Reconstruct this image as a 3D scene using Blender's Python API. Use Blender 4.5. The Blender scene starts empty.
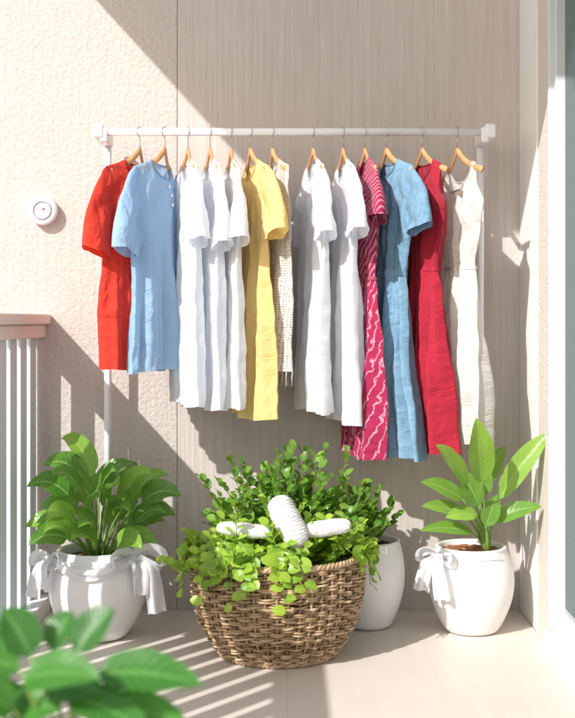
import bpy, math, random
from mathutils import Vector, Matrix, noise
random.seed(7)
scene = bpy.context.scene
COL = scene.collection
R = random.uniform
def lerp(a,b,t): return a+(b-a)*t
def clamp(x,a=0.0,b=1.0): return max(a,min(b,x))
def smooth(x):
    x=clamp(x); return x*x*(3-2*x)
def interp(pts,x):
    if x<=pts[0][0]: return pts[0][1]
    for (a,va),(b,vb) in zip(pts,pts[1:]):
        if x<=b:
            return lerp(va,vb,smooth((x-a)/(b-a))*0.5+0.5*(x-a)/(b-a))
    return pts[-1][1]

# ------------------------------------------------------------ mesh helpers
class G:
    def __init__(s):
        s.v=[]; s.f=[]; s.uv=[]; s.t=[]; s.mi=[]
    def add(s,verts,faces,uvs=None,tint=0.5,mi=0):
        o=len(s.v); s.v+= [tuple(p) for p in verts]
        s.f+=[tuple(i+o for i in f) for f in faces]
        s.uv+= uvs if uvs else [(0.0,0.0)]*len(verts)
        s.t+=[tint]*len(verts) if not isinstance(tint,list) else tint
        s.mi+=[mi]*len(faces)
def make(name,g,mats,parent=None,smooth_s=True,loc=(0,0,0)):
    me=bpy.data.meshes.new(name)
    me.from_pydata(g.v,[],g.f)
    a=me.attributes.new("tint",'FLOAT','POINT'); a.data.foreach_set("value",g.t)
    a=me.attributes.new("ua",'FLOAT','POINT'); a.data.foreach_set("value",[u[0] for u in g.uv])
    a=me.attributes.new("va",'FLOAT','POINT'); a.data.foreach_set("value",[u[1] for u in g.uv])
    if not isinstance(mats,(list,tuple)): mats=[mats]
    for m in mats: me.materials.append(m)
    me.polygons.foreach_set("material_index",g.mi)
    me.polygons.foreach_set("use_smooth",[smooth_s]*len(g.f))
    me.update()
    o=bpy.data.objects.new(name,me); COL.objects.link(o); o.location=loc
    if parent: o.parent=parent
    return o
def empty(name,loc,label,cat,group=None):
    o=bpy.data.objects.new(name,None); o.empty_display_size=0.05; COL.objects.link(o); o.location=loc
    tag(o,label,cat,group); return o
def tag(o,label,cat,group=None):
    o["label"]=label; o["category"]=cat
    if group: o["group"]=group
def box(g,x0,x1,y0,y1,z0,z1,mi=0,tint=0.5):
    v=[(x0,y0,z0),(x1,y0,z0),(x1,y1,z0),(x0,y1,z0),(x0,y0,z1),(x1,y0,z1),(x1,y1,z1),(x0,y1,z1)]
    f=[(0,3,2,1),(4,5,6,7),(0,1,5,4),(1,2,6,5),(2,3,7,6),(3,0,4,7)]
    g.add(v,f,None,tint,mi)
def bevel(o,w=0.004,seg=2):
    m=o.modifiers.new("bevel",'BEVEL'); m.width=w; m.segments=seg; m.limit_method='ANGLE'
    for p in o.data.polygons: p.use_smooth=False
def tube(g,pts,rad,segs=8,closed=False,cap=True,tint=0.5,flat=1.0,mi=0):
    pts=[Vector(p) for p in pts]; n=len(pts)
    vs=[]; uv=[]; ref=None
    for i,p in enumerate(pts):
        if closed: t=(pts[(i+1)%n]-pts[i-1])
        else: t=(pts[min(i+1,n-1)]-pts[max(i-1,0)])
        t.normalize()
        if ref is None:
            ref=Vector((0,0,1)) if abs(t.z)<0.9 else Vector((1,0,0))
        b=t.cross(ref); 
        if b.length<1e-5: b=t.orthogonal()
        b.normalize(); nn=b.cross(t).normalized(); ref=nn
        r=rad(i/(n-1)) if callable(rad) else rad
        for k in range(segs):
            a=2*math.pi*k/segs
            vs.append(p+b*math.cos(a)*r*flat+nn*math.sin(a)*r); uv.append((k/segs,i/n))
    fs=[]
    m=n if closed else n-1
    for i in range(m):
        j=(i+1)%n
        for k in range(segs):
            k2=(k+1)%segs
            fs.append((i*segs+k,i*segs+k2,j*segs+k2,j*segs+k))
    if cap and not closed:
        fs.append(tuple(range(segs))[::-1]); fs.append(tuple((n-1)*segs+k for k in range(segs)))
    g.add(vs,fs,uv,tint,mi)
def lathe(g,prof,segs=64,cx=0,cy=0,wob=0.0,mi=0):
    vs=[];fs=[];uv=[]
    for i,(r,z) in enumerate(prof):
        for k in range(segs):
            a=2*math.pi*k/segs
            rr=r*(1+wob*math.sin(2*a+1+z*5))
            vs.append((cx+rr*math.cos(a),cy+rr*math.sin(a),z)); uv.append((k/segs,z))
    for i in range(len(prof)-1):
        for k in range(segs):
            k2=(k+1)%segs
            fs.append((i*segs+k,i*segs+k2,(i+1)*segs+k2,(i+1)*segs+k))
    g.add(vs,fs,uv,0.5,mi)
def disc(g,r,z,segs=48,cx=0,cy=0,amp=0.0,rings=6):
    vs=[(cx,cy,z)];fs=[]
    for j in range(1,rings+1):
        for k in range(segs):
            a=2*math.pi*k/segs; rr=r*j/rings
            vs.append((cx+rr*math.cos(a),cy+rr*math.sin(a),z+amp*noise.noise(Vector((rr*60*math.cos(a),rr*60*math.sin(a),1)))))
    for k in range(segs): fs.append((0,1+k,1+(k+1)%segs))
    for j in range(rings-1):
        for k in range(segs):
            k2=(k+1)%segs
            fs.append((1+j*segs+k,1+(j+1)*segs+k,1+(j+1)*segs+k2,1+j*segs+k2))
    g.add(vs,fs)

# ------------------------------------------------------------ materials
class M:
    def __init__(s,name):
        s.m=bpy.data.materials.new(name); s.m.use_nodes=True
        s.nt=s.m.node_tree; s.n=s.nt.nodes; s.l=s.nt.links
        s.b=s.n["Principled BSDF"]; s.out=s.n["Material Output"]
    def node(s,t,**k):
        n=s.n.new(t)
        for a,b in k.items():
            if a in n.inputs: n.inputs[a].default_value=b
            else: setattr(n,a,b)
        return n
    def link(s,a,b): s.l.new(a,b)
    def noise(s,scale,detail=4,vec=None,rough=0.5,dist=0.0):
        n=s.n.new("ShaderNodeTexNoise"); n.inputs["Scale"].default_value=scale; n.inputs["Detail"].default_value=detail
        n.inputs["Roughness"].default_value=rough; n.inputs["Distortion"].default_value=dist
        if vec: s.link(vec,n.inputs["Vector"])
        return n.outputs["Fac"]
    def ramp(s,fac,stops):
        n=s.n.new("ShaderNodeValToRGB"); s.link(fac,n.inputs["Fac"])
        e=n.color_ramp.elements
        while len(e)<len(stops): e.new(0.5)
        for i,(p,c) in enumerate(stops):
            e[i].position=p; e[i].color=(c[0],c[1],c[2],1) if isinstance(c,(tuple,list)) else (c,c,c,1)
        return n.outputs["Color"]
    def mix(s,f,a,b,mode='MIX'):
        n=s.n.new("ShaderNodeMix"); n.data_type='RGBA'; n.blend_type=mode
        for sock,val in ((n.inputs[0],f),(n.inputs[6],a),(n.inputs[7],b)):
            if isinstance(val,(int,float)): sock.default_value=val
            elif isinstance(val,tuple): sock.default_value=(val[0],val[1],val[2],1)
            else: s.link(val,sock)
        return n.outputs[2]
    def math(s,op,a,b=0.0,c=None):
        n=s.n.new("ShaderNodeMath"); n.operation=op
        for i,v in enumerate((a,b,c)):
            if v is None: continue
            if isinstance(v,(int,float)): n.inputs[i].default_value=v
            else: s.link(v,n.inputs[i])
        return n.outputs[0]
    def obj(s,scale=(1,1,1)):
        t=s.n.new("ShaderNodeTexCoord"); mp=s.n.new("ShaderNodeMapping"); mp.inputs["Scale"].default_value=scale
        s.link(t.outputs["Object"],mp.inputs["Vector"]); return mp.outputs["Vector"]
    def attr(s,name):
        n=s.n.new("ShaderNodeAttribute"); n.attribute_name=name; return n.outputs["Fac"]
    def uv(s,su=1,sv=1):
        c=s.n.new("ShaderNodeCombineXYZ")
        s.link(s.math('MULTIPLY',s.attr("ua"),su),c.inputs[0]); s.link(s.math('MULTIPLY',s.attr("va"),sv),c.inputs[1])
        return c.outputs[0]
    def bump(s,h,strength=0.3,dist=0.01,normal=None):
        n=s.n.new("ShaderNodeBump"); n.inputs["Strength"].default_value=strength; n.inputs["Distance"].default_value=dist
        s.link(h,n.inputs["Height"])
        if normal: s.link(normal,n.inputs["Normal"])
        s.link(n.outputs["Normal"],s.b.inputs["Normal"]); return n.outputs["Normal"]
    def color(s,c):
        if isinstance(c,tuple): s.b.inputs["Base Color"].default_value=(c[0],c[1],c[2],1)
        else: s.link(c,s.b.inputs["Base Color"])
    def rough(s,r): s.b.inputs["Roughness"].default_value=r
    def translucent(s,f,c):
        t=s.n.new("ShaderNodeBsdfTranslucent"); mx=s.n.new("ShaderNodeMixShader"); mx.inputs[0].default_value=f
        if isinstance(c,tuple): t.inputs["Color"].default_value=(c[0],c[1],c[2],1)
        else: s.link(c,t.inputs["Color"])
        s.link(s.b.outputs[0],mx.inputs[1]); s.link(t.outputs[0],mx.inputs[2]); s.link(mx.outputs[0],s.out.inputs[0])
        s.mixsh=mx

def m_wall(stucco=False):
    m=M("wall_stucco" if stucco else "wall_grooved_cladding")
    v2=m.obj((1,1,1)); n2=m.noise(2.2,5,v2); n3=m.noise(75,4,v2,0.6); n4=m.noise(14,5,m.obj((4,4,.5)))
    n1=m.noise(1.0,6,m.obj((70,70,2.2)),0.6)
    lo,hi=(0.52,0.465,0.43),(0.62,0.565,0.53)
    base=n3 if stucco else n1
    c=m.ramp(base,[(0.3,lo),(0.7,hi)])
    c=m.mix(m.ramp(n2,[(0.35,0.0),(0.7,0.3)]),c,(0.54,0.485,0.45))
    c=m.mix(m.ramp(n4,[(0.45,0.0),(0.75,0.28)]),c,(0.47,0.41,0.375))
    m.color(c); m.rough(0.85)
    if stucco: m.bump(m.math('ADD',n3,m.math('MULTIPLY',n1,0.4)),0.65,0.008)
    else: m.bump(m.math('ADD',m.math('MULTIPLY',n1,0.9),m.math('MULTIPLY',n3,0.4)),0.55,0.006)
    return m.m
def m_stucco(name,col,amt=0.5):
    m=M(name); v=m.obj(); n=m.noise(70,5,v,0.6); n2=m.noise(3,4,v)
    c=m.mix(m.ramp(n2,[(0.35,0.0),(0.7,0.4)]),col,tuple(x*0.9 for x in col)); m.color(c); m.rough(0.85); m.bump(n,amt,0.006); return m.m
def m_floor():
    m=M("floor_boards"); v=m.obj((1,1,1))
    br=m.n.new("ShaderNodeTexBrick"); br.inputs["Scale"].default_value=1.0
    mp=m.n.new("ShaderNodeMapping"); mp.inputs["Rotation"].default_value=(0,0,math.pi/2); m.link(v,mp.inputs["Vector"]); m.link(mp.outputs[0],br.inputs["Vector"])
    br.inputs["Brick Width"].default_value=2.4; br.inputs["Row Height"].default_value=0.42; br.inputs["Mortar Size"].default_value=0.0012
    br.inputs["Mortar Smooth"].default_value=0.6
    br.inputs["Color1"].default_value=(0.70,0.625,0.56,1); br.inputs["Color2"].default_value=(0.72,0.65,0.585,1); br.inputs["Mortar"].default_value=(0.58,0.50,0.43,1)
    n=m.noise(3,8,m.obj((8,0.8,1)),0.6); n2=m.noise(1.6,4,v); n3=m.noise(9,6,v,0.65)
    c=m.mix(m.ramp(n,[(0.35,0.0),(0.75,0.3)]),br.outputs["Color"],(0.63,0.54,0.47))
    c=m.mix(m.ramp(n2,[(0.4,0.0),(0.75,0.25)]),c,(0.75,0.70,0.64))
    c=m.mix(m.ramp(n3,[(0.5,0.0),(0.8,0.3)]),c,(0.57,0.50,0.44))
    m.color(c); m.rough(0.5)
    h=m.math('SUBTRACT',m.math('MULTIPLY',n,0.2),m.math('MULTIPLY',br.outputs["Fac"],0.4)); m.bump(h,0.2,0.003); return m.m
def m_paint(name,col,rough=0.4,b=0.05,scale=40):
    m=M(name); n=m.noise(scale,3,m.obj()); m.color(m.mix(m.ramp(n,[(0.3,0.0),(0.8,0.25)]),col,tuple(x*0.92 for x in col)))
    m.rough(rough); m.bump(n,b,0.002); return m.m
def m_ceramic():
    m=M("white_ceramic_glaze"); v=m.obj(); n=m.noise(9,4,v); n2=m.noise(120,2,v)
    c=m.mix(m.ramp(n,[(0.35,0.0),(0.8,0.35)]),(0.85,0.845,0.835),(0.76,0.75,0.73))
    c=m.mix(m.ramp(m.noise(160,2,v),[(0.68,0.0),(0.74,0.35)]),c,(0.55,0.50,0.44))
    m.color(c); m.rough(0.42); m.bump(m.math('ADD',m.math('MULTIPLY',n2,0.3),m.math('MULTIPLY',n,1.5)),0.09,0.003); return m.m
def m_soil(col=(0.10,0.055,0.03)):
    m=M("potting_soil"); n=m.noise(90,5,m.obj()); m.color(m.ramp(n,[(0.3,tuple(c*0.5 for c in col)),(0.7,tuple(c*1.6 for c in col))])); m.rough(0.95); m.bump(n,0.9,0.01); return m.m
def m_wood(name,c1,c2,sc=(30,30,6)):
    m=M(name); n=m.noise(1.5,6,m.obj(sc),0.6,1.0); m.color(m.ramp(n,[(0.3,c1),(0.7,c2)])); m.rough(0.42); m.bump(n,0.1,0.002); return m.m
def m_wicker():
    m=M("wicker_cane"); t=m.attr("tint"); n=m.noise(28,5,m.obj(),0.6); n2=m.noise(260,3,m.obj((1,1,5)))
    c=m.ramp(m.math('ADD',m.math('MULTIPLY',t,0.5),m.math('MULTIPLY',n,0.6)),[(0.25,(0.17,0.10,0.05)),(0.5,(0.42,0.28,0.155)),(0.78,(0.62,0.465,0.30))])
    m.color(c); m.rough(0.6); m.bump(n2,0.4,0.002); return m.m
def m_leaf(name,dark,light,vein,veinw=0.07,gloss=0.36,side=True,sidev=0.35,trans=0.36):
    m=M(name); t=m.attr("tint"); u=m.attr("ua"); v=m.attr("va")
    c=m.ramp(t,[(0.0,dark),(1.0,light)])
    n=m.noise(25,3,m.obj()); c=m.mix(m.ramp(n,[(0.4,0.0),(0.75,0.35)]),c,light)
    au=m.math('ABSOLUTE',u)
    mid=m.math('LESS_THAN',au,veinw)
    if side:
        s=m.math('SINE',m.math('MULTIPLY',m.math('SUBTRACT',v,m.math('MULTIPLY',au,0.18)),62.0))
        sv=m.math('MULTIPLY',m.math('GREATER_THAN',s,0.86),sidev)
        mid=m.math('MAXIMUM',m.math('MULTIPLY',mid,0.7),sv)
        m.bump(m.math('ADD',s,m.math('MULTIPLY',n,0.5)),0.12*sidev/0.35+0.03,0.003)
    else:
        mid=m.math('MULTIPLY',mid,0.6)
    c=m.mix(mid,c,vein); m.color(c); m.rough(gloss)
    tr=m.mix(0.6,c,tuple(min(1,x*1.6) for x in light)); m.translucent(trans,tr); return m.m
def m_fabric(name,col,trans=0.25,weave=900,crease=0.55,pattern=None,col2=None,sheen=0.15):
    m=M(name); uv=m.uv()
    n=m.noise(9,4,uv,0.55,1.2); n2=m.noise(26,3,m.uv(1,0.45),0.5,0.8)
    c=m.mix(m.ramp(n,[(0.3,0.0),(0.75,0.12)]),col,tuple(x*0.88 for x in col))
    hole=None
    if pattern=='floral':
        w=m.n.new("ShaderNodeTexWave"); w.inputs["Scale"].default_value=17; w.inputs["Distortion"].default_value=6; w.inputs["Detail"].default_value=3.0; w.inputs["Detail Scale"].default_value=4.0
        mp=m.n.new("ShaderNodeMapping"); mp.inputs["Rotation"].default_value=(0,0,0.2); m.link(m.uv(1.8,0.5),mp.inputs["Vector"]); m.link(mp.outputs[0],w.inputs["Vector"])
        f=m.math('MULTIPLY',m.ramp(w.outputs["Fac"],[(0.84,0.0),(0.94,1.0)]),0.6)
        wt=m.n.new("ShaderNodeTexWave"); wt.inputs["Scale"].default_value=26; wt.inputs["Distortion"].default_value=2.5; wt.inputs["Detail"].default_value=2
        mp=m.n.new("ShaderNodeMapping"); mp.inputs["Rotation"].default_value=(0,0,0.5); m.link(uv,mp.inputs["Vector"]); m.link(mp.outputs[0],wt.inputs["Vector"])
        ft=m.math('MULTIPLY',m.ramp(wt.outputs["Fac"],[(0.68,0.0),(0.84,1.0)]),0.5)
        top=m.math('GREATER_THAN',m.attr("va"),1.13)
        f=m.math('ADD',m.math('MULTIPLY',ft,top),m.math('MULTIPLY',f,m.math('SUBTRACT',1.0,top)))
        c=m.mix(f,c,col2)
    if pattern=='denim':
        f=m.noise(60,5,m.uv(3,0.5),0.7); c=m.mix(m.ramp(f,[(0.35,0.0),(0.7,0.6)]),c,col2)
        f=m.noise(5,3,uv); c=m.mix(m.ramp(f,[(0.45,0.0),(0.75,0.5)]),c,col2)
    if pattern=='crochet':
        vo=m.n.new("ShaderNodeTexVoronoi"); vo.inputs["Scale"].default_value=125; vo.inputs["Randomness"].default_value=0.25; m.link(uv,vo.inputs["Vector"])
        hole=m.math('MULTIPLY',m.ramp(vo.outputs["Distance"],[(0.20,1.0),(0.36,0.0)]),0.55)
        c=m.mix(m.ramp(vo.outputs["Distance"],[(0.25,0.5),(0.5,0.0)]),c,(0.45,0.41,0.36))
    if pattern=='lace':
        vo=m.n.new("ShaderNodeTexVoronoi"); vo.inputs["Scale"].default_value=90; vo.inputs["Randomness"].default_value=0.4; m.link(uv,vo.inputs["Vector"])
        top=m.math('GREATER_THAN',m.attr("va"),1.17)
        f=m.math('MULTIPLY',m.ramp(vo.outputs["Distance"],[(0.25,1.0),(0.5,0.0)]),top)
        c=m.mix(m.math('MULTIPLY',f,0.35),c,col2)
    m.color(c); m.rough(0.85); m.b.inputs["Sheen Weight"].default_value=sheen
    h=m.math('ADD',m.math('MULTIPLY',n,1.3),m.math('MULTIPLY',n2,0.7))
    nn=m.bump(h,crease,0.025)
    bb=m.n.new("ShaderNodeBump"); bb.inputs["Strength"].default_value=0.2; bb.inputs["Distance"].default_value=0.001
    m.link(m.noise(weave,2,uv),bb.inputs["Height"]); m.link(nn,bb.inputs["Normal"]); m.link(bb.outputs[0],m.b.inputs["Normal"])
    m.translucent(trans,c)
    if hole is not None:
        tr=m.n.new("ShaderNodeBsdfTransparent"); mx=m.n.new("ShaderNodeMixShader")
        m.link(hole,mx.inputs[0]); m.link(m.mixsh.outputs[0],mx.inputs[1]); m.link(tr.outputs[0],mx.inputs[2]); m.link(mx.outputs[0],m.out.inputs[0])
    return m.m

MW=m_wall(); MWS=m_wall(True); MF=m_floor()
MSIDE=m_stucco("smooth_white_plaster",(0.84,0.82,0.80),0.25); MTEX=m_stucco("rough_beige_stucco",(0.66,0.60,0.55),0.9)
MWHITE=m_paint("white_powder_coat",(0.86,0.86,0.88),0.35)
MRAIL=m_paint("pale_handrail",(0.72,0.62,0.56),0.5,0.1,25); MSLAT=m_paint("pale_blue_slat_paint",(0.66,0.77,0.85),0.4)
MCER=m_ceramic(); MSOIL=m_soil(); MTERRA=m_soil((0.32,0.13,0.06))
MHANG=m_wood("hanger_beech_wood",(0.48,0.22,0.09),(0.68,0.38,0.18)); MMETAL=M("chrome_hook"); MMETAL.color((0.6,0.6,0.6)); MMETAL.b.inputs["Metallic"].default_value=1; MMETAL.rough(0.25); MMETAL=MMETAL.m
MWICK=m_wicker()

# ------------------------------------------------------------ SETTING
g=G(); s=300; g.add([(-s,-s,-3.2),(s,-s,-3.2),(s,s,-3.2),(-s,s,-3.2)],[(0,1,2,3)])
o=make("ground",g,m_stucco("pale_paving_ground",(0.52,0.50,0.46),0.3)); o["kind"]="structure"
g=G(); box(g,-0.95,0.798,-5.2,0.0,-0.2,0.0)
o=make("balcony_floor",g,MF,smooth_s=False); o["kind"]="structure"
wall=empty("back_wall",(0,0,0),"beige grooved cladding wall of the balcony","wall")
seams=[-2.84,-1.60,-0.38,0.84,2.06]
for a,b in zip(seams,seams[1:]):
    g=G(); box(g,a+0.0010,b-0.0010,0.002,0.06,-3.2,3.2)
    o=make("wall_panel",g,MWS if b<=-0.38 else MW,wall); bevel(o,0.002,2)
g=G(); box(g,-2.84,2.06,0.007,0.2,-3.2,3.199); o=make("wall_core",g,m_stucco("joint_filler",(0.40,0.35,0.32)),wall,False); 
sw=empty("side_wall",(0.8,-0.2,0),"pale plastered side wall beside the sliding door","wall")
g=G(); box(g,0.80,1.0,-0.27,0.0,-3.2,3.2); box(g,0.80,1.0,-5.2,-2.80,-3.2,3.2); o=make("plaster_return",g,MSIDE,sw,False); o.location=(-0.8,0.2,0)
g=G(); box(g,0.806,1.0,-0.425,-0.271,-3.2,3.2); box(g,0.806,1.0,-2.799,-0.426,2.2,3.2); o=make("stucco_pier",g,MTEX,sw,False); o.location=(-0.8,0.2,0)
door=empty("sliding_glass_door",(0.85,-1.6,0),"grey framed sliding glass door with pale sill","glass door")
MFR=m_paint("pale_grey_frame",(0.60,0.64,0.67),0.35)
g=G(); box(g,0.80,0.90,-0.445,-0.427,0.05,2.199); box(g,0.80,0.90,-2.798,-2.75,0.05,2.199); box(g,0.80,0.90,-2.749,-0.446,2.14,2.199)
box(g,0.815,0.875,-0.475,-0.446,0.05,2.139); box(g,0.83,0.86,-2.749,-0.476,0.05,0.12); box(g,0.825,0.88,-1.65,-1.58,0.121,2.139)
o=make("door_frame",g,MFR,door,False); o.location=(-0.85,1.6,0); bevel(o,0.003)
g=G(); box(g,0.79,0.92,-2.8,-0.427,0.0005,0.049); o=make("door_sill",g,MWHITE,door,False); o.location=(-0.85,1.6,0); bevel(o,0.004)
mg=M("tinted_glass"); mg.color((0.10,0.12,0.12)); mg.rough(0.03); tr=mg.node("ShaderNodeBsdfTransparent"); tr.inputs[0].default_value=(0.82,0.86,0.86,1)
mx=mg.node("ShaderNodeMixShader"); mx.inputs[0].default_value=0.68; mg.link(mg.b.outputs[0],mx.inputs[1]); mg.link(tr.outputs[0],mx.inputs[2]); mg.link(mx.outputs[0],mg.out.inputs[0])
g=G(); box(g,0.842,0.848,-2.74,-0.480,0.125,2.135); o=make("glass_pane",g,mg.m,door,False); o.location=(-0.85,1.6,0)
g=G(); vs=[];fs=[]; N=220
for i in range(N+1):
    y=-0.43-2.37*i/N; x=0.95+0.022*math.sin(i*0.9)+0.01*math.sin(i*0.37)
    vs+=[(x,y,0.03),(x,y,2.3)]
for i in range(N): fs.append((2*i,2*i+1,2*i+3,2*i+2))
g.add(vs,fs); o=make("curtain",g,m_fabric("sheer_curtain",(0.75,0.77,0.76),0.4)); tag(o,"pale sheer curtain hanging behind the glass door","curtain")
g=G(); box(g,0.80,3.5,-5.2,-0.001,-0.2,0.0); o=make("room_floor",g,MF,None,False); o["kind"]="structure"
g=G(); box(g,-1.13,0.7995,-1.44,-0.50,2.62,2.70); o=make("overhead_shade_slab",g,MSIDE,None,False); tag(o,"unseen white slab added overhead to shade the upper wall","shade slab")  # unseen slab, shaped only to cast the diagonal shade on the wall

rail=empty("balcony_railing",(-0.86,-2.2,0),"pale blue slatted railing with beige handrail","railing")
def rchild(o): o.parent=rail; o.location=(0.86,2.2,0); return o
g=G(); box(g,-0.915,-0.815,-4.6,-0.0005,0.985,1.020); o=rchild(make("handrail",g,MRAIL)); bevel(o,0.006,3)
g=G(); box(g,-0.90,-0.832,-4.6,-0.0005,0.940,0.9845); o=rchild(make("upper_rail",g,MRAIL)); bevel(o,0.004,2)
g=G(); box(g,-0.95,-0.815,-4.6,-0.0005,0.0005,0.055); o=rchild(make("base_kerb",g,MWHITE)); bevel(o,0.004,2)
g=G(); box(g,-0.876,-0.864,-0.045,0.045,0.0555,0.9395)
b0=make("baluster",g,MSLAT); bevel(b0,0.004,2); b0.parent=rail; b0.location=(0.86,2.2-0.055,0)
y=-0.195
while y>-4.55:
    c=b0.copy(); COL.objects.link(c); c.parent=rail; c.location=(0.86,2.2+y,0); y-=0.140

ws=empty("wall_sensor",(-0.84,0.0,1.376),"round white wall sensor with a small red light","wall sensor")
def ylathe(g,prof,segs=48):
    vs=[];fs=[]
    for r,y in prof:
        for k in range(segs):
            a=2*math.pi*k/segs; vs.append((r*math.cos(a),y,r*math.sin(a)))
    for i in range(len(prof)-1):
        for k in range(segs):
            k2=(k+1)%segs; fs.append((i*segs+k,(i+1)*segs+k,(i+1)*segs+k2,i*segs+k2))
    g.add(vs,fs)
g=G(); ylathe(g,[(0.046,0.001),(0.050,-0.006),(0.050,-0.028),(0.048,-0.033),(0.043,-0.035),(0.0,-0.0355)]); make("housing",g,MWHITE,ws)
g=G(); ylathe(g,[(0.034,-0.0352),(0.034,-0.0375),(0.026,-0.0378),(0.026,-0.0352)]); make("ring",g,m_paint("grey_ring",(0.38,0.42,0.50),0.3),ws)
g=G(); ylathe(g,[(0.0040,-0.0350),(0.0040,-0.0385),(0.0,-0.039)],16); o=make("indicator_light",g,m_paint("red_indicator",(0.7,0.10,0.06),0.3),ws); o.location=(0.006,0,0.004)

# ------------------------------------------------------------ RACK
BY=-0.27; BZ=1.6045; BS=1160/(4+BY)
rack=empty("clothes_rack",(0,-0.1,0),"white metal clothes rack standing against the wall","clothes rack")
def rk(o): o.parent=rack; o.location=(0,0.1,0); return o
XL,XR=-0.606,0.650
def cyl_x(g,x0,x1,y,z,r,segs=20): tube(g,[(x0,y,z),(x1,y,z)],r,segs)
g=G(); cyl_x(g,XL+0.012,XR-0.012,BY,BZ,0.0125); rk(make("rail",g,MWHITE))
for X in (XL,XR):
    sgn=-1 if X<0 else 1
    g=G(); box(g,X-0.016,X+0.016,BY-0.022,-0.065,BZ-0.020,BZ+0.024); o=rk(make("bracket",g,MWHITE)); bevel(o,0.006,3)
    g=G(); box(g,X-sgn*0.017-0.012,X-sgn*0.017+0.012,BY-0.017,BY+0.017,BZ-0.034,BZ+0.014); o=rk(make("rail_clamp",g,MWHITE)); bevel(o,0.006,3)
    g=G(); tube(g,[(X,-0.088,0.02),(X,-0.088,BZ-0.0205)],0.0125,16); rk(make("post",g,MWHITE))
    g=G(); box(g,X-0.018,X+0.018,-0.108,-0.040,0.0005,0.020); o=rk(make("foot",g,MWHITE)); bevel(o,0.005,3)

# ------------------------------------------------------------ GARMENTS
APEX=1.556
def drop(u,SL=0.28): u=abs(u); return 0.044*(1-math.exp(-u/0.042))+SL*u
def solve(hx,edge,U,near):
    best=0;be=1e9
    for k in range(-200,860):
        a=math.radians(k/10)
        s_=1 if edge>287.5+hx*BS else -1
        dx=math.sin(a)*U*s_; dy=-math.cos(a)*U if near else math.cos(a)*U
        px=287.5+(hx+dx)*1160/(4+BY+dy)
        if abs(px-edge)<be: be=abs(px-edge);best=a
    return best
def frame(hp,near,far,U):
    hx=(hp-287.5)/BS
    s=1 if near>hp else -1
    al=solve(hx,near,U,True); be=solve(hx,far,U,False)
    if (far-hp)*s>0: be=-be
    def mp(u,w,z):
        t=smooth((u+0.06)/0.12); gm=lerp(be,al,t)
        ang=al if u>=0 else be
        dx,dy=s*math.sin(ang),-math.cos(ang)
        nx,ny=-s*math.cos(gm),-math.sin(gm)
        return Vector((hx+u*dx+w*nx, BY+u*dy+w*ny, z))
    return hx,mp,s
def hanger(hx,mp,label,half):
    h=empty("clothes_hanger",(hx,BY,APEX),label,"clothes hanger","wooden hangers on the rack")
    inv=Vector((hx,BY,APEX))
    g=G(); pts=[]
    for i in range(-20,21):
        u=half*i/20
        pts.append(mp(u,0.0,APEX-0.006-drop(u))-inv)
    tube(g,pts,lambda t:0.0085+0.0015*abs(2*t-1),12,flat=0.55); make("wooden_arms",g,MHANG,h)
    g=G(); pts=[mp(0,0,APEX-0.002)-inv,mp(0,0,BZ-0.026)-inv]
    r=0.0158
    c=mp(0,0,BZ)-inv
    d=(mp(0.01,0,BZ)-mp(0,0,BZ)).normalized()
    for k in range(0,15):
        a=-math.pi/2+ (k/14)*math.radians(235)
        pts.append(c+d*math.cos(a)*r+Vector((0,0,math.sin(a)*r)))
    tube(g,pts,0.0016,8); make("metal_hook",g,MMETAL,h)
    return h
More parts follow.
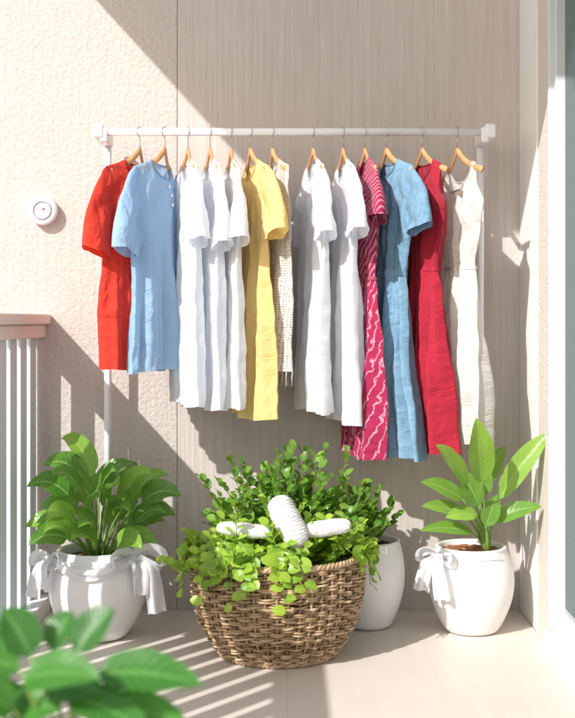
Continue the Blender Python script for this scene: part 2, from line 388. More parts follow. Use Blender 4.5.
def garment(name,label,cat,hp,near,far,hem,prof,mat,neck=0.45,fd=0.06,bd=0.012,sleeve=None,fold=0.012,waist=None,T=0.024,seed=1,hlabel="brown wooden hanger hooked over the white rail",belt=None,buttons=0,fringe=False,freq=1.0,hemround=0.0,hhalf=0.135,farsl=0.25):
    U0=prof[0][1]
    hx,mp,s=frame(hp,near,far,prof[-1][1])
    prof=[(-z,u) for z,u in prof]
    rnd=random.Random(seed)
    ph=[rnd.uniform(0,6.28) for _ in range(8)]
    fq=[rnd.uniform(0.8,1.2) for _ in range(4)]
    U=lambda z: interp(prof,-z)
    hanger(hx,mp,hlabel,hhalf)
    org=Vector((hx,BY,APEX-0.05))
    NI,NJ=72,90
    def zt(i,front):
        n=neck; Ut=U0
        if abs(i)>=n: return APEX+0.008-drop(i*Ut)
        d=fd if front else bd
        return APEX+0.008-drop(n*Ut)-d*(1-(i/n)**2)**0.6
    def ampf(z):
        if waist:
            if z>waist: return 0.15*fold+0.25*fold*smooth((APEX-z)/0.3)
            return fold*(0.45+0.75*smooth((waist-z)/0.45))
        return fold*(0.08+0.95*smooth((APEX-z-0.08)/0.6))
    def surf(i,z,front,top):
        jj=clamp((top-z)/max(0.01,(top-hem)))
        u=i*U(z)
        no=max(0,1-(i/neck)**2)**0.5 if abs(i)<neck else 0
        gg=max(min(1.0,jj*13)**0.5, no*0.6)
        Tz=T*(0.85+0.65*smooth(jj)) 
        if waist: Tz=T*(0.75+0.25*smooth(abs(z-waist)/0.1)+ (0.5*smooth((waist-z)/0.4)))
        w=(1 if front else -1)*Tz*math.sqrt(max(0,1-i*i))*gg
        a=ampf(z)
        x=i*0.19
        k=freq
        m1=0.5+0.9*abs(noise.noise(Vector((x*9+seed,z*2.5,3.3))))*2
        F=a*(0.85*math.sin(62*k*fq[0]*x+ph[0]+1.6*math.sin(z*3+ph[4]))*m1+0.5*math.sin(111*k*fq[1]*x+ph[1]+1.3*math.sin(z*4.3+ph[5]))+0.3*math.sin(187*k*fq[2]*x+ph[2]+z*2))
        F+=0.006*noise.noise(Vector((x*16+seed*3.1,z*9,seed)))*smooth(jj*6)
        F+=0.0035*noise.noise(Vector((x*38+z*14,z*22-x*10,seed+5)))*smooth(jj*6)
        F+=0.0035*math.sin(40*(abs(x)*1.6+z)*1.3+ph[3])*smooth(jj*8)*(1-smooth(jj*2.2))
        w+=F*gg+ (1 if front else -1)*0.25*a*math.sin(95*k*x+ph[6]+z*3)*gg*math.sqrt(max(0,1-i*i))
        u+=(0.5*a*math.sin(z*9+ph[7])+0.003*math.sin(z*23+ph[5]))*gg*(abs(i)**2)*(1 if i>0 else -1)
        return mp(u,w,z)
    g=G()
    idx={}
    vs=[];uv=[]
    def hz(i): return hem+0.006*math.sin(i*4+ph[2])-hemround*(1-i*i)
    for side in (0,1):
        for j in range(NJ+1):
            for k in range(NI+1):
                i=-math.cos(math.pi*k/NI); 
                if side==1 and k in (0,NI): idx[(1,j,k)]=idx[(0,j,k)]; continue
                tp=zt(i,side==0); q=(j/NJ)**1.2; z=lerp(tp,hz(i),q)
                idx[(side,j,k)]=len(vs)
                vs.append(surf(i,z,side==0,tp)-org); uv.append((i*U(z)+ (0.7 if side else 0)+seed,z))
    fs=[]
    for side in (0,1):
        for j in range(NJ):
            for k in range(NI):
                a,b,c,d=idx[(side,j,k)],idx[(side,j,k+1)],idx[(side,j+1,k+1)],idx[(side,j+1,k)]
                fs.append((a,d,c,b) if side==0 else (a,b,c,d))
    g.add(vs,fs,uv)
    if sleeve:
        sl,out=sleeve
        for sd in (1,-1):
            Us=U0; zA=APEX+0.008-drop(Us)
            rch=out if sd==1 else out*farsl
            A=(Us-0.014,zA+0.003); Cc=(Us+0.02+rch,zA-sl); B=(Us-0.03,zA-0.17); D=(Us-0.02+rch*0.15,zA-sl-0.035)
            Md=(Us+0.02+rch*0.62,zA-0.035)
            P_,Q=20,28; vs=[];fs=[];uv=[]
            for p in range(P_+1):
                t=p/P_
                tu=(1-t)**2*A[0]+2*t*(1-t)*Md[0]+t*t*Cc[0]; tz=(1-t)**2*A[1]+2*t*(1-t)*Md[1]+t*t*Cc[1]
                bu=lerp(B[0],D[0],t); bz=lerp(B[1],D[1],smooth(t))
                for q in range(Q):
                    ps=2*math.pi*q/Q; f=(1-math.cos(ps))/2
                    TT=lerp(0.010,0.030,t)
                    w=TT*math.sin(ps)+0.007*math.sin(f*11+t*6+ph[sd+1])*math.sin(ps/2)+0.006*noise.noise(Vector((f*6,t*6,seed+sd)))
                    u=lerp(tu,bu,f)+0.004*math.sin(t*8+f*7+ph[3]); z=lerp(tz,bz,f)+0.005*math.sin(f*8+ph[4])*t
                    vs.append(mp(sd*u,w,z)-org); uv.append((u+1.5+sd,z))
            for p in range(P_):
                for q in range(Q):
                    q2=(q+1)%Q; fs.append((p*Q+q,p*Q+q2,(p+1)*Q+q2,(p+1)*Q+q))
            g.add(vs,fs,uv)
    if fringe:
        for k in range(46):
            i=-0.99+1.98*k/45
            p=surf(i,hz(i),k%2==0,zt(i,True))-org; 
            tube(g,[p,p+Vector((R(-.003,.003),R(-.003,.003),-0.02)),p+Vector((R(-.006,.006),R(-.006,.006),-0.045))],0.0016,5)
    ob=make(name,g,mat,None,True,org); tag(ob,label,cat)
    g=G(); pts=[]
    for k in range(0,25):
        i=-neck+2*neck*k/24; ii=max(-neck*0.999,min(neck*0.999,i)); pts.append(surf(ii,zt(ii,True),True,zt(ii,True))-org)
    for k in range(1,24):
        i=neck-2*neck*k/24; pts.append(surf(i,zt(i,False),False,zt(i,False))-org)
    tube(g,pts,0.0042,6,closed=True,flat=0.6); make("neckband",g,mat,ob)
    if waist:
        g=G(); vs=[];fs=[];uv=[]; hgt=belt or 0.012
        for r_ in range(4):
            z=waist+hgt/2-hgt*r_/3
            for k in range(80):
                a=2*math.pi*k/80; i=math.cos(a); fr=math.sin(a)>=0
                p=surf(i*0.9999,z,fr,zt(i,fr)); q=mp(0,0,z)
                d=(mp(0,0.003 if fr else -0.003,z)-q); d2=(mp(0.003*i,0,z)-q)
                vs.append(p+d*(1.0 if 0<r_<3 else 0.3)+d2-org); uv.append((k*0.01,z))
        for r_ in range(3):
            for k in range(80):
                k2=(k+1)%80; fs.append((r_*80+k,r_*80+k2,(r_+1)*80+k2,(r_+1)*80+k))
        g.add(vs,fs,uv); make("waistband",g,mat,ob)
    for b in range(buttons):
        z=zt(0,True)-0.02-0.03*b
        p=surf(0.0,z,True,zt(0,True))+(mp(0,0.003,z)-mp(0,0,z))-org
        n=(mp(0,0.002,z)-mp(0,0,z)); g=G(); tube(g,[p-n,p+n],0.0055,14); make("button",g,MWHITE,ob)
    return ob
def tee(h,us=0.155,uh=0.175): return [(APEX,us),(1.30,us+0.006),(1.0,lerp(us,uh,0.6)),(h,uh)]
def dress(h,us,ub,uw,uh,wz,arm=1.36): return [(APEX,us),(arm+0.06,us+0.005),(arm,ub),(wz,uw),(wz-0.06,uw+0.012),(h,uh)]

def white(n,c=(0.90,0.92,0.955)): return m_fabric(n,c,0.50,crease=0.4)
garment("t_shirt","bright red cotton t-shirt with short sleeves","t-shirt",140,101,150,0.842,tee(.84),m_fabric("red_cotton",(0.80,0.055,0.03),0.32),sleeve=(0.25,0.075),seed=1)
garment("t_shirt","light blue short sleeved shirt with buttoned placket","shirt",165,128,174,0.838,tee(.83,.155,.18),m_fabric("sky_blue_cotton",(0.46,0.68,0.91),0.42),sleeve=(0.25,0.07),seed=2,buttons=3)
garment("t_shirt","long white t-shirt beside the light blue shirt","t-shirt",188,199,173,0.733,tee(.73,.15,.18),white("white_cotton"),sleeve=(0.22,0.06),seed=3,T=0.02,farsl=0.5)
garment("t_shirt","long white short sleeved t-shirt among other white ones","t-shirt",210,222,199,0.722,tee(.72,.15,.18),white("white_cotton_soft"),sleeve=(0.24,0.055),seed=4,T=0.018,fold=0.011,farsl=0.4)
garment("t_shirt","long white t-shirt next to the yellow dress","t-shirt",231,239,222,0.72,tee(.72,.15,.18),white("white_jersey"),sleeve=(0.22,0.07),seed=5,T=0.016,fold=0.010)
garment("dress","plain pale yellow short sleeved dress","dress",250,273,241,0.69,[(APEX,.155),(1.32,.15),(1.1,.155),(.69,.185)],m_fabric("pale_yellow_linen",(0.92,0.72,0.31),0.35),sleeve=(0.20,0.10),seed=6,fold=0.013,T=0.02)
garment("cardigan","pale grey white open knit crochet top with fringed hem","cardigan",272,291,270,0.835,tee(.83,.15,.17),m_fabric("pale_crochet",(0.76,0.73,0.69),0.25,pattern='crochet'),seed=7,fringe=True,T=0.014,fold=0.010)
garment("t_shirt","long white t-shirt with drooping short sleeves","t-shirt",313,326,300,0.712,tee(.71,.145,.17),white("white_cotton_crisp"),sleeve=(0.21,0.045),seed=8,T=0.022,farsl=0.4)
garment("t_shirt","long white short sleeved t-shirt beside the patterned dress","t-shirt",343,356,332,0.68,tee(.68,.15,.175),white("white_cotton_loose"),sleeve=(0.20,0.085),seed=9,T=0.022)
garment("dress","berry pink and white patterned long dress","dress",365,379,350,0.563,dress(.56,.12,.15,.115,.17,1.13),m_fabric("berry_striped_print",(0.40,0.012,0.08),0.2,pattern='floral',col2=(0.78,0.50,0.58)),sleeve=(0.16,0.06),seed=10,fold=0.016,waist=1.13,T=0.022)
garment("dress","washed denim blue dress with gathered waist","dress",386,421,372,0.566,dress(.56,.145,.155,.105,.185,1.15),m_fabric("washed_denim",(0.13,0.28,0.43),0.15,pattern='denim',col2=(0.31,0.50,0.66)),sleeve=(0.18,0.07),seed=11,fold=0.020,waist=1.15,belt=0.022,T=0.026)
garment("dress","deep red sleeveless dress with flared skirt","dress",422,455,402,0.58,dress(.575,.112,.145,.10,.19,1.16),m_fabric("deep_red_crepe",(0.44,0.010,0.035),0.2),neck=0.62,fd=0.07,seed=12,fold=0.020,waist=1.16,T=0.027,hlabel="brown wooden hanger holding the red dress",hhalf=0.145)
garment("dress","off white sleeveless lace top dress with plain skirt","dress",457,489,440,0.61,dress(.607,.105,.14,.10,.18,1.165,1.37),m_fabric("off_white_lace_cotton",(0.86,0.83,0.79),0.35,pattern='lace',col2=(0.50,0.44,0.38)),neck=0.84,fd=0.09,bd=0.06,seed=13,fold=0.018,waist=1.165,T=0.022,hlabel="brown wooden hanger holding the pale dress",hhalf=0.145)

# ------------------------------------------------------------ LEAVES
def leaf(g,b,c,t,W,nh,fold=0.25,rows=8,cols=4,tint=0.5,shape=(0.55,0.9),wave=0.0):
    b,c,t,nh=Vector(b),Vector(c),Vector(t),Vector(nh)
    vs=[];uv=[]
    pk=shape[0]/(shape[0]+shape[1]); nm=pk**shape[0]*(1-pk)**shape[1]
    ph=R(0,6)
    for r in range(rows+1):
        s=r/rows
        p=(1-s)**2*b+2*s*(1-s)*c+s*s*t
        d=(2*(1-s)*(c-b)+2*s*(t-c)).normalized()
        sd=d.cross(nh)
        if sd.length<1e-4: sd=d.orthogonal()
        sd.normalize(); n=sd.cross(d).normalized()
        w=W*0.5*((s**shape[0])*((1-s)**shape[1])/nm if 0<s<1 else 0.0)+0.0006
        for k in range(cols+1):
            a=-1+2*k/cols
            h=fold*abs(a)*w + wave*W*math.sin(s*14+ph+(2 if a>0 else 0))*abs(a)
            vs.append(p+sd*a*w+n*h); uv.append((a,s))
    fs=[]
    for r in range(rows):
        for k in range(cols):
            i=r*(cols+1)+k; fs.append((i,i+1,i+cols+2,i+cols+1))
    g.add(vs,fs,uv,tint)
def stem(g,pts,r0,r1,segs=6,tint=0.5):
    P=[Vector(p) for p in pts]
    if len(P)==3:
        b,c,t=P; P=[(1-s)**2*b+2*s*(1-s)*c+s*s*t for s in [k/8 for k in range(9)]]
    tube(g,P,lambda t:lerp(r0,r1,t),segs,tint=tint)

LEAF_D=m_leaf("broad_leaf_green",(0.045,0.18,0.02),(0.23,0.45,0.055),(0.38,0.58,0.18),sidev=0.25,gloss=0.3)
LEAF_R=m_leaf("paddle_leaf_green",(0.10,0.26,0.035),(0.28,0.48,0.07),(0.44,0.60,0.2),0.045,sidev=0.10)
LEAF_S=m_leaf("shrub_leaf_green",(0.045,0.15,0.018),(0.22,0.42,0.05),(0.25,0.42,0.1),side=False)
LEAF_L=m_leaf("lime_leaf",(0.14,0.30,0.02),(0.42,0.60,0.07),(0.5,0.65,0.2),side=False)
LEAF_F=m_leaf("glossy_leaf_green",(0.015,0.10,0.012),(0.07,0.24,0.03),(0.18,0.38,0.10),trans=0.22)
STEM=m_paint("green_stem",(0.18,0.31,0.06),0.5); STEMB=m_paint("woody_stem",(0.20,0.16,0.06),0.7)

def pot_profile(Rm,H,rb,rt):
    pr=[(0.0,0.002),(rb*0.9,0.002),(rb,0.006)]
    for k in range(1,24):
        t=k/23; 
        if t<0.6: r=lerp(rb,Rm,math.sin(t/0.6*math.pi/2)**0.9)
        else: r=lerp(rt,Rm,math.cos((t-0.6)/0.4*math.pi/2)**0.8)
        pr.append((r,0.006+(H-0.014)*t))
    pr+=[(rt+0.002,H-0.003),(rt-0.002,H),(rt-0.008,H),(rt-0.012,H-0.005),(rt-0.013,H-0.03),(rt-0.012,H-0.06)]
    return pr
def ribbon(g,pts,w,up=Vector((0,0,1)),ruffle=0.006,seed=0):
    P=[Vector(p) for p in pts]
    Q=[]
    for i in range(len(P)-1):
        p0=P[max(0,i-1)];p1=P[i];p2=P[i+1];p3=P[min(len(P)-1,i+2)]
        for k in range(8):
            t=k/8; Q.append(0.5*((2*p1)+(p2-p0)*t+(2*p0-5*p1+4*p2-p3)*t*t+(3*p1-p0-3*p2+p3)*t**3))
    Q.append(P[-1]); n=len(Q); vs=[];fs=[];uv=[]; C=8; prev=None
    for i,p in enumerate(Q):
        t=(Q[min(i+1,n-1)]-Q[max(0,i-1)]).normalized()
        sd=(up-t*up.dot(t))
        if sd.length<0.15: sd=prev if prev else t.orthogonal()
        sd=sd.normalized()
        if prev and sd.dot(prev)<0: sd=-sd
        if prev: sd=(sd+prev*1.2).normalized()
        prev=sd; nn=t.cross(sd).normalized()
        for k in range(C+1):
            a=-1+2*k/C
            vs.append(p+sd*a*w*0.5*(1+0.10*math.sin(i*0.25+seed))+nn*ruffle*(math.sin(a*4+i*0.10+seed)+0.4*math.sin(a*7-i*0.15))); uv.append((a*w+seed,i*0.01))
    for i in range(n-1):
        for k in range(C):
            j=i*(C+1)+k; fs.append((j,j+1,j+C+2,j+C+1))
    g.add(vs,fs,uv)
MRIB=m_fabric("white_ribbon_satin",(0.88,0.88,0.91),0.35,crease=0.15)
def bow(g,c,out,side,sc,w,tails,seed):
    c=Vector(c);out=Vector(out).normalized();side=Vector(side).normalized();up=Vector((0,0,1))
    for sg in (-1,1):
        ribbon(g,[c,c+(side*sg*0.5+up*0.32+out*0.2)*sc,c+(side*sg*1.0+up*0.12+out*0.35)*sc,c+(side*sg*1.0-up*0.35+out*0.4)*sc,c+(side*sg*0.5-up*0.32+out*0.3)*sc,c+out*0.02],w,out*0.6+up*0.6,0.004,seed+sg)
    tube(g,[c-side*0.014+out*0.008,c+out*0.016,c+side*0.014+out*0.008],w*0.28,10)
    for dx,dz,k in tails:
        ribbon(g,[c+out*0.012,c+side*dx*0.4+out*0.04-up*dz*0.15,c+side*dx*0.8+out*0.045-up*dz*0.5,c+side*dx*1.1+out*0.04-up*dz],w*1.25,side+out*0.2*k,0.007,seed+k)

# ---- left potted plant
p1=empty("potted_plant",(-0.60,-0.33,0),"broad leaved green plant in round white pot with ribbon","potted plant")
g=G(); lathe(g,pot_profile(0.155,0.278,0.092,0.125),72); make("pot",g,MCER,p1)
g=G(); disc(g,0.115,0.250,amp=0.008); make("soil",g,MSOIL,p1)
rnd=random.Random(24)
gl=G(); gs=G()
base=Vector((0,0,0.25))
NL=38
for k in range(NL):
    az=k*2.39996+rnd.uniform(-.3,.3); q=(k+0.5)/NL
    el=math.radians(lerp(87,34,q**0.8)+rnd.uniform(-8,8))
    ln=lerp(0.255,0.09,q**0.9)*rnd.uniform(0.8,1.12)
    d=Vector((math.cos(az)*math.cos(el)*1.0,math.sin(az)*math.cos(el)*0.8,math.sin(el)))
    b=base+Vector((d.x*0.05,d.y*0.05,0)); tip=b+d*ln; 
    mid=b+Vector((d.x*0.35,d.y*0.35,d.z*0.6+0.1))*ln
    stem(gs,[b,mid,tip],0.0035,0.002)
    h=Vector((math.cos(az+rnd.uniform(-.5,.5)),math.sin(az)*0.7,0)).normalized()
    L=rnd.uniform(0.115,0.16)
    pit=lerp(1.2,0.45,q)+rnd.uniform(-.5,.3)
    c=tip+(h*0.42+Vector((0,0,pit*0.5+0.18)))*L; t=tip+(h*0.84+Vector((0,0,pit*0.6-0.16)))*L
    leaf(gl,tip,c,t,L*rnd.uniform(0.46,0.58),Vector((rnd.uniform(-.4,.4),-0.85,0.7))+h*-0.4*max(0,pit),0.28,12,4,rnd.random(),(0.55,1.1),0.03)
make("leaves",gl,LEAF_D,p1); make("stems",gs,STEM,p1)
g=G(); pts=[]
for k in range(25):
    a=math.radians(-195+k*210/24); r=0.143; pts.append((r*math.cos(a),r*math.sin(a),0.252+0.004*math.sin(k*0.7)))
ribbon(g,pts,0.018,ruffle=0.0008,seed=3)
pts=[]
for k in range(13):
    f=k/12; a=math.radians(-150+f*115); r=0.152+0.012*math.sin(f*3.14); pts.append((r*math.cos(a),r*math.sin(a),0.262-0.030*math.sin(f*3.14)+0.006*math.sin(f*9)))
ribbon(g,pts,0.030,ruffle=0.004,seed=8)
bow(g,(0.120,-0.085,0.262),(0.6,-0.8,0.1),(0.9,0.4,0),0.078,0.050,[(0.055,0.17,1),(0.01,0.11,-1)],5)
bow(g,(-0.120,-0.078,0.254),(-0.7,-0.7,0.1),(0.75,-0.6,0),0.060,0.044,[(0.0,0.09,1),(-0.045,0.12,-1)],9)
make("ribbon",g,MRIB,p1)

# ---- right potted plant
p2=empty("potted_plant",(0.592,-0.262,0),"tall paddle leaved plant in round white pot with bow","potted plant")
g=G(); lathe(g,pot_profile(0.137,0.275,0.085,0.112),72); make("pot",g,MCER,p2)
g=G(); disc(g,0.102,0.258,amp=0.008); make("soil",g,MTERRA,p2)
gl=G(); gs=G()
LV=[((.075,.17),(.235,.385),.070,-.08,-.10),((.0,.24),(-.022,.44),.095,-.20,-.24),((-.035,.225),(-.14,.355),.066,-.14,-.2),((-.045,.175),(-.18,.235),.058,-.12,-.16),
((-.035,.12),(-.175,.155),.050,-.08,-.13),((.05,.10),(.205,.150),.058,-.08,-.10),((-.01,.065),(-.18,.080),.046,-.08,-.13),((.045,.195),(.115,.325),.056,.03,.03),
((.005,.155),(-.055,.265),.07,-.12,-.14),((.0,.125),(-.10,.120),.056,-.10,-.13),((.015,.18),(.025,.29),.06,-.10,-.10),((.03,.09),(.06,.19),.056,-.10,-.12)]
rnd=random.Random(5)
for (bx,bz),(tx,tz),W,yb,yt in LV:
    b=Vector((bx,yb,0.265+bz)); t=Vector((tx,yt,0.265+tz)); rt=Vector((0.045+bx*0.1,yb*0.25,0.255))
    stem(gs,[rt,Vector((lerp(rt.x,bx,0.25),yb*0.4,lerp(rt.z,b.z,0.6))),b],0.0055,0.003,8)
    d=t-b; L=d.length; c=b+d*0.5+Vector((0,-0.01,0.14*L*(1 if abs(d.x)>abs(d.z)*0.5 else 0.1)))
    leaf(gl,b,c,t,W,Vector((-d.z*0.35*(1 if d.x>0 else -1)+rnd.uniform(-.25,.25),-0.75,0.6)),0.26,16,6,rnd.random(),(0.6,0.9),0.02)
make("leaves",gl,LEAF_R,p2); make("stems",gs,STEM,p2)
g=G(); pts=[]
for k in range(25):
    a=math.radians(-200+k*150/24); r=0.125; pts.append((r*math.cos(a),r*math.sin(a),0.254+0.003*math.sin(k*0.7)))
ribbon(g,pts,0.014,ruffle=0.0006,seed=4)
bow(g,(-0.110,-0.072,0.252),(-0.6,-0.8,0.1),(0.8,-0.55,0),0.058,0.042,[(0.03,0.13,1),(-0.04,0.11,-1)],2)
make("ribbon",g,MRIB,p2)

# ---- back pot with shrub
p3=empty("potted_plant",(0.262,-0.20,0),"green leafy shrub in plain white pot behind the basket","potted plant")
g=G(); lathe(g,pot_profile(0.122,0.282,0.078,0.105),64); make("pot",g,MCER,p3)
g=G(); disc(g,0.095,0.262,amp=0.008); make("soil",g,MSOIL,p3)
def sprigs(gl,gs,n,origin,rad,fdir,flen,lsize,nleaf,rnd,shape=(0.5,0.7),upn=(0,-0.3,1),w=0.62,lim=None):
    for k in range(n):
        o=Vector(origin)+Vector((rnd.gauss(0,rad[0]),rnd.gauss(0,rad[1]),0))
        d,drp=fdir(k,n,rnd); L=flen(rnd)
        if lim and abs((o+d*L).x)>lim: L*=lim/abs((o+d*L).x)
        e=o+d*L; c=o+d*L*0.55+Vector((0,0,drp*0.6)); e=e+Vector((0,0,-drp))
        stem(gs,[o,c,e],0.0024,0.0010,5)
        for q in range(nleaf):
            s=lerp(0.22,1.0,(q+rnd.random()*0.6)/nleaf); s=min(1,s)
            p=(1-s)**2*o+2*s*(1-s)*c+s*s*e; tg=(2*(1-s)*(c-o)+2*s*(e-c)).normalized()
            sd=tg.cross(Vector((0,0,1))); sd=sd.normalized() if sd.length>0.01 else Vector((1,0,0))
            sgn=1 if q%2 else -1
            ld=(tg*rnd.uniform(0.2,0.9)+sd*sgn*rnd.uniform(0.5,1.0)+Vector((rnd.uniform(-.3,.3),rnd.uniform(-.5,.2),rnd.uniform(-.25,.4)))).normalized()
            l=lsize(rnd,s)*(1.0-0.35*s); t=p+ld*l; cc=p+ld*l*0.5+Vector((0,0,0.13*l))
            leaf(gl,p,cc,t,l*w*rnd.uniform(0.85,1.15),Vector(upn)+Vector((rnd.uniform(-.5,.5),rnd.uniform(-.5,.3),0)),0.25,5,2,rnd.random(),shape)
rnd=random.Random(31)
gl=G();gs=G()
def fd3(k,n,r):
    az=r.uniform(0,6.28); el=math.radians(r.uniform(35,88)); return Vector((math.cos(az)*math.cos(el)*.7,math.sin(az)*math.cos(el)*.5,math.sin(el))),r.uniform(0,0.02)
sprigs(gl,gs,34,(-0.02,0,0.26),(0.03,0.03),fd3,lambda r:r.uniform(0.12,0.23),lambda r,s:r.uniform(0.035,0.058),11,rnd,lim=0.10)
make("leaves",gl,LEAF_S,p3); make("stems",gs,STEMB,p3)

# ------------------------------------------------------------ BASKET
BX,BYk=-0.029,-0.50
bk=empty("wicker_basket",(BX,BYk,0),"round woven brown wicker basket full of green plants","basket")
RP=[(0.0,0.172),(0.05,0.204),(0.11,0.235),(0.18,0.252),(0.25,0.257),(0.30,0.252)]
def BR(z): return interp(RP,z)
NS=48
g=G(); rows=20; z0=0.022; dz=(0.290-z0)/(rows-1)
for r_ in range(rows):
    for sub in (0,1):
        pts=[]; rnd=random.Random(r_*7+sub); N=384
        for k in range(N):
            a=2*math.pi*k/N; ph=0 if (r_+sub)%2 else math.pi
            z=z0+r_*dz+(sub-0.5)*0.0064+0.0015*math.sin(a*3+r_*1.3)+0.0034*noise.noise(Vector((a*6,r_*3.3,sub)))
            rr=BR(z)+0.0072*math.cos(a*NS/2+ph)+0.005*noise.noise(Vector((a*4,r_*2.1,sub+9)))
            pts.append((rr*math.cos(a),rr*math.sin(a),z))
        tube(g,pts,0.0039*rnd.uniform(0.8,1.12),6,closed=True,tint=rnd.uniform(0.0,0.95))
make("woven_side",g,MWICK,bk)
g=G()
for k in range(NS):
    a=2*math.pi*(k)/NS
    tube(g,[(BR(z)*math.cos(a),BR(z)*math.sin(a),z) for z in [0.006+0.285*q/10 for q in range(11)]],0.0042,7,tint=R(0.0,0.5))
make("stakes",g,MWICK,bk)
for nm,zz,rr,am,rad_,fr in (("braided_rim",0.299,0.254,0.0055,0.0054,36),("braided_foot",0.010,0.176,0.005,0.0058,26)):
    g=G()
    for st in range(3):
        pts=[]
        for k in range(480):
            a=2*math.pi*k/480; f=a*fr+st*2.094
            pts.append(((rr+am*math.cos(f))*math.cos(a),(rr+am*math.cos(f))*math.sin(a),zz+am*0.8*math.sin(f)))
        tube(g,pts,rad_,8,closed=True,tint=0.35+st*0.2)
    make(nm,g,MWICK,bk)
g=G(); disc(g,0.170,0.012); make("base",g,MWICK,bk)
g=G(); disc(g,0.238,0.22,amp=0.01); make("soil",g,MSOIL,bk)

rnd=random.Random(77)
sh=empty("leafy_shrub",(BX+0.015,BYk+0.07,0.2),"dense green small leaved shrub growing in the wicker basket","shrub")
gl=G();gs=G()
def fd1(k,n,r):
    az=r.uniform(0,6.28); el=math.radians(r.uniform(34,90)); return Vector((math.cos(az)*math.cos(el)*1.15,math.sin(az)*math.cos(el)*0.55,math.sin(el))).normalized(),r.uniform(-0.01,0.03)
sprigs(gl,gs,112,(0.0,0.0,0.02),(0.075,0.05),fd1,lambda r:r.uniform(0.22,0.38)+(r.random()<0.25)*r.uniform(0.02,0.08),lambda r,s:r.uniform(0.032,0.06),15,rnd,lim=0.27)
make("leaves",gl,LEAF_S,sh); make("stems",gs,STEMB,sh)
tr_=empty("trailing_plant",(BX,BYk-0.03,0.22),"bright lime green trailing plant spilling over the basket rim","plant")
gl=G();gs=G()
def fd2(k,n,r):
    az=math.radians(r.uniform(-200,20)); el=math.radians(r.uniform(28,68)); return Vector((math.cos(az)*math.cos(el),math.sin(az)*math.cos(el)*0.85,math.sin(el))),abs(r.gauss(0.0,0.03))
sprigs(gl,gs,140,(-0.01,0,0.02),(0.095,0.07),fd2,lambda r:r.uniform(0.13,0.255),lambda r,s:r.uniform(0.032,0.054),12,rnd,(0.45,0.6),(0,-0.5,1),0.72,lim=0.25)
for k in range(40):
    a=math.radians(rnd.choice([rnd.uniform(-205,-120),rnd.uniform(-205,-100),rnd.uniform(-190,10),rnd.uniform(-30,15)])); rr=0.268+rnd.uniform(0,0.012)
    P0=Vector((0.12*math.cos(a),0.12*math.sin(a)+0.03,0.04)); P1=Vector((0.22*math.cos(a),0.22*math.sin(a)+0.03,0.125)); 
    dl=min(0.13,abs(rnd.gauss(0,0.05))+0.0)
    P2=Vector((rr*math.cos(a),rr*math.sin(a)+0.03,0.098)); P3=Vector(((rr+0.012)*math.cos(a+.05),(rr+0.012)*math.sin(a+.05)+0.03,0.085-dl))
    stem(gs,[P0,P1,P2,P3],0.002,0.001,5)
    for q in range(9):
        s=q/8; p=P1.lerp(P2,s*2) if s<0.5 else P2.lerp(P3,s*2-1)
        l=rnd.uniform(0.024,0.042); o_=Vector((math.cos(a),math.sin(a),0)); sd=Vector((-o_.y,o_.x,0))
        ld=(sd*(1 if q%2 else -1)*rnd.uniform(.4,1)+o_*rnd.uniform(.1,.5)+Vector((0,0,rnd.uniform(-.5,.4)))).normalized()
        leaf(gl,p,p+ld*l*.5+Vector((0,0,.006)),p+ld*l,l*.75,o_+Vector((rnd.uniform(-.3,.3),0,rnd.uniform(.3,1.0))),0.2,5,2,rnd.random(),(0.45,0.6))
make("leaves",gl,LEAF_L,tr_); make("stems",gs,STEM,tr_)

MY=m_fabric("white_cotton_yarn",(0.84,0.83,0.82),0.1,weave=500,crease=0.2)
def yarn(a,b,r,label,seed):
    a,b=Vector(a),Vector(b); c=(a+b)/2; d=(b-a); L=d.length; d.normalize()
    e1=d.orthogonal().normalized(); e2=d.cross(e1)
    g=G(); vs=[];fs=[]; NP=170;S=40
    for i in range(NP+1):
        t=-1+2*i/NP; env=(1-abs(t)**6)**0.5 if abs(t)<1 else 0
        for k in range(S):
            an=2*math.pi*k/S
            rr=r*env*(1+0.030*math.sin(t*90*L/0.15+2*an+seed)+0.018*math.sin(t*60-3*an)+0.08*noise.noise(Vector((t*3,math.cos(an),math.sin(an)+seed))))*(1-0.10*t*t)
            vs.append((d*(t*L/2)+e1*math.cos(an)*rr+e2*math.sin(an)*rr))
    for i in range(NP):
        for k in range(S):
            k2=(k+1)%S; fs.append((i*S+k,i*S+k2,(i+1)*S+k2,(i+1)*S+k))
    g.add(vs,fs,[(p.x,p.z) for p in vs])
    o=make("yarn_roll",g,MY,None,True,c); tag(o,label,"yarn roll","white yarn rolls in the basket")
yarn((0.038,-0.685,0.350),(-0.035,-0.640,0.488),0.040,"thick white wound yarn roll leaning upright in the basket",1)
yarn((-0.205,-0.655,0.402),(-0.045,-0.668,0.388),0.021,"slim white yarn roll lying on the lime leaves",2)
yarn((0.045,-0.650,0.390),(0.185,-0.645,0.408),0.024,"white yarn roll lying across the basket leaves",4)

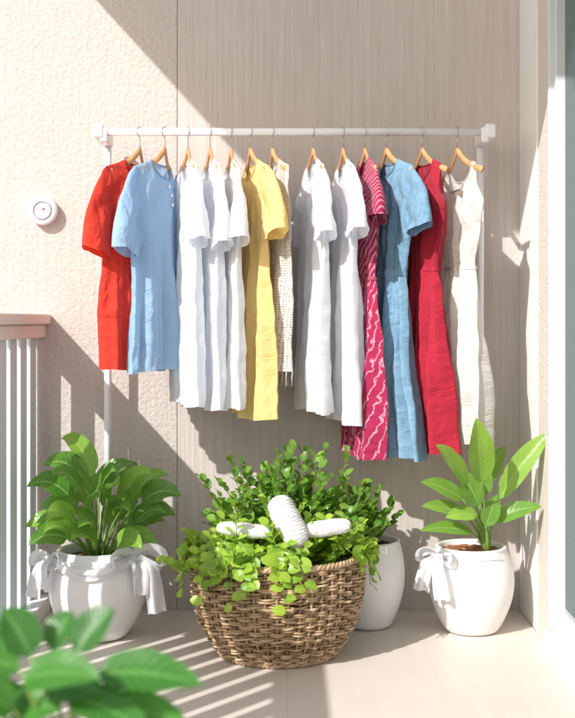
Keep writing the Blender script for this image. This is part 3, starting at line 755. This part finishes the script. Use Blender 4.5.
# ------------------------------------------------------------ near plant (out of focus)
p4=empty("potted_plant",(-0.255,-2.62,0),"glossy green leaved plant in a tall pale pot","potted plant")
g=G(); lathe(g,pot_profile(0.12,0.34,0.08,0.10),48); make("pot",g,MCER,p4)
g=G(); disc(g,0.09,0.315,amp=0.008); make("soil",g,MSOIL,p4)
gl=G();gs=G()
LF=[((.03,.582),(.155,.572),.056,-.02),((.0,.600),(.045,.648),.044,.03),((-.05,.60),(-.085,.655),.05,.0),((-.0,.56),(.10,.522),.052,-.05),((-.06,.59),(-.15,.60),.055,-.03),
((-.05,.56),(-.14,.53),.05,-.04),((-.05,.585),(.045,.598),.054,-.08),((-.08,.57),(-.18,.57),.05,.02),((.04,.54),(.14,.512),.048,.0),((-.06,.55),(-.11,.59),.05,-.09),((-.03,.565),(.04,.565),.056,-.03),((-.07,.54),(-.01,.545),.055,-.03),((-.03,.60),(-.01,.64),.04,.05),((-.1,.6),(-.14,.64),.045,.04)]
rnd=random.Random(3)
for (bx,bz),(tx,tz),W,yy in LF:
    b=Vector((bx,yy*0.5,bz)); t=Vector((tx,yy,tz)); stem(gs,[Vector((rnd.uniform(-.02,.02),0,0.31)),Vector((bx*0.3,0,0.48)),b],0.004,0.002)
    d=t-b; c=b+d*0.5+Vector((0,0,0.014)); leaf(gl,b,c,t,W,Vector((rnd.uniform(-.3,.3),-0.7,0.8)),0.25,10,4,rnd.random(),(0.55,0.85),0.02)
make("leaves",gl,LEAF_F,p4); make("stems",gs,STEM,p4)

# ------------------------------------------------------------ LIGHT, SKY, CAMERA
sv=Vector((1.0,1.2,-1.1)).normalized()
L=bpy.data.lights.new("sun",'SUN'); L.energy=5.0; L.angle=math.radians(0.6); L.color=(1.0,0.975,0.945)
lo=bpy.data.objects.new("sun",L); COL.objects.link(lo); lo.rotation_euler=sv.to_track_quat('-Z','Y').to_euler(); lo.location=(-4,-3,5)
w=bpy.data.worlds.new("World"); scene.world=w; w.use_nodes=True; nt=w.node_tree
sky=nt.nodes.new("ShaderNodeTexSky"); sky.sky_type='NISHITA'; sky.sun_disc=False
sky.sun_elevation=math.asin(-sv.z); sky.sun_rotation=math.atan2(-sv.x,-sv.y)%(2*math.pi); sky.dust_density=2.6; sky.air_density=1.3
bg=nt.nodes["Background"]; nt.links.new(sky.outputs[0],bg.inputs[0]); bg.inputs[1].default_value=0.145
cam=bpy.data.cameras.new("camera"); co=bpy.data.objects.new("camera",cam); COL.objects.link(co)
co.location=(0,-4.0,1.0); co.rotation_euler=(math.pi/2,0,0)
cam.sensor_fit='VERTICAL'; cam.sensor_height=36; cam.lens=1160/718*36; cam.shift_y=-(359-320)/718
cam.clip_end=1000; cam.clip_start=0.05
cam.dof.use_dof=True; cam.dof.focus_distance=3.65; cam.dof.aperture_fstop=4.0
scene.camera=co
scene.view_settings.view_transform='Standard'; scene.view_settings.look='None'; scene.view_settings.exposure=0
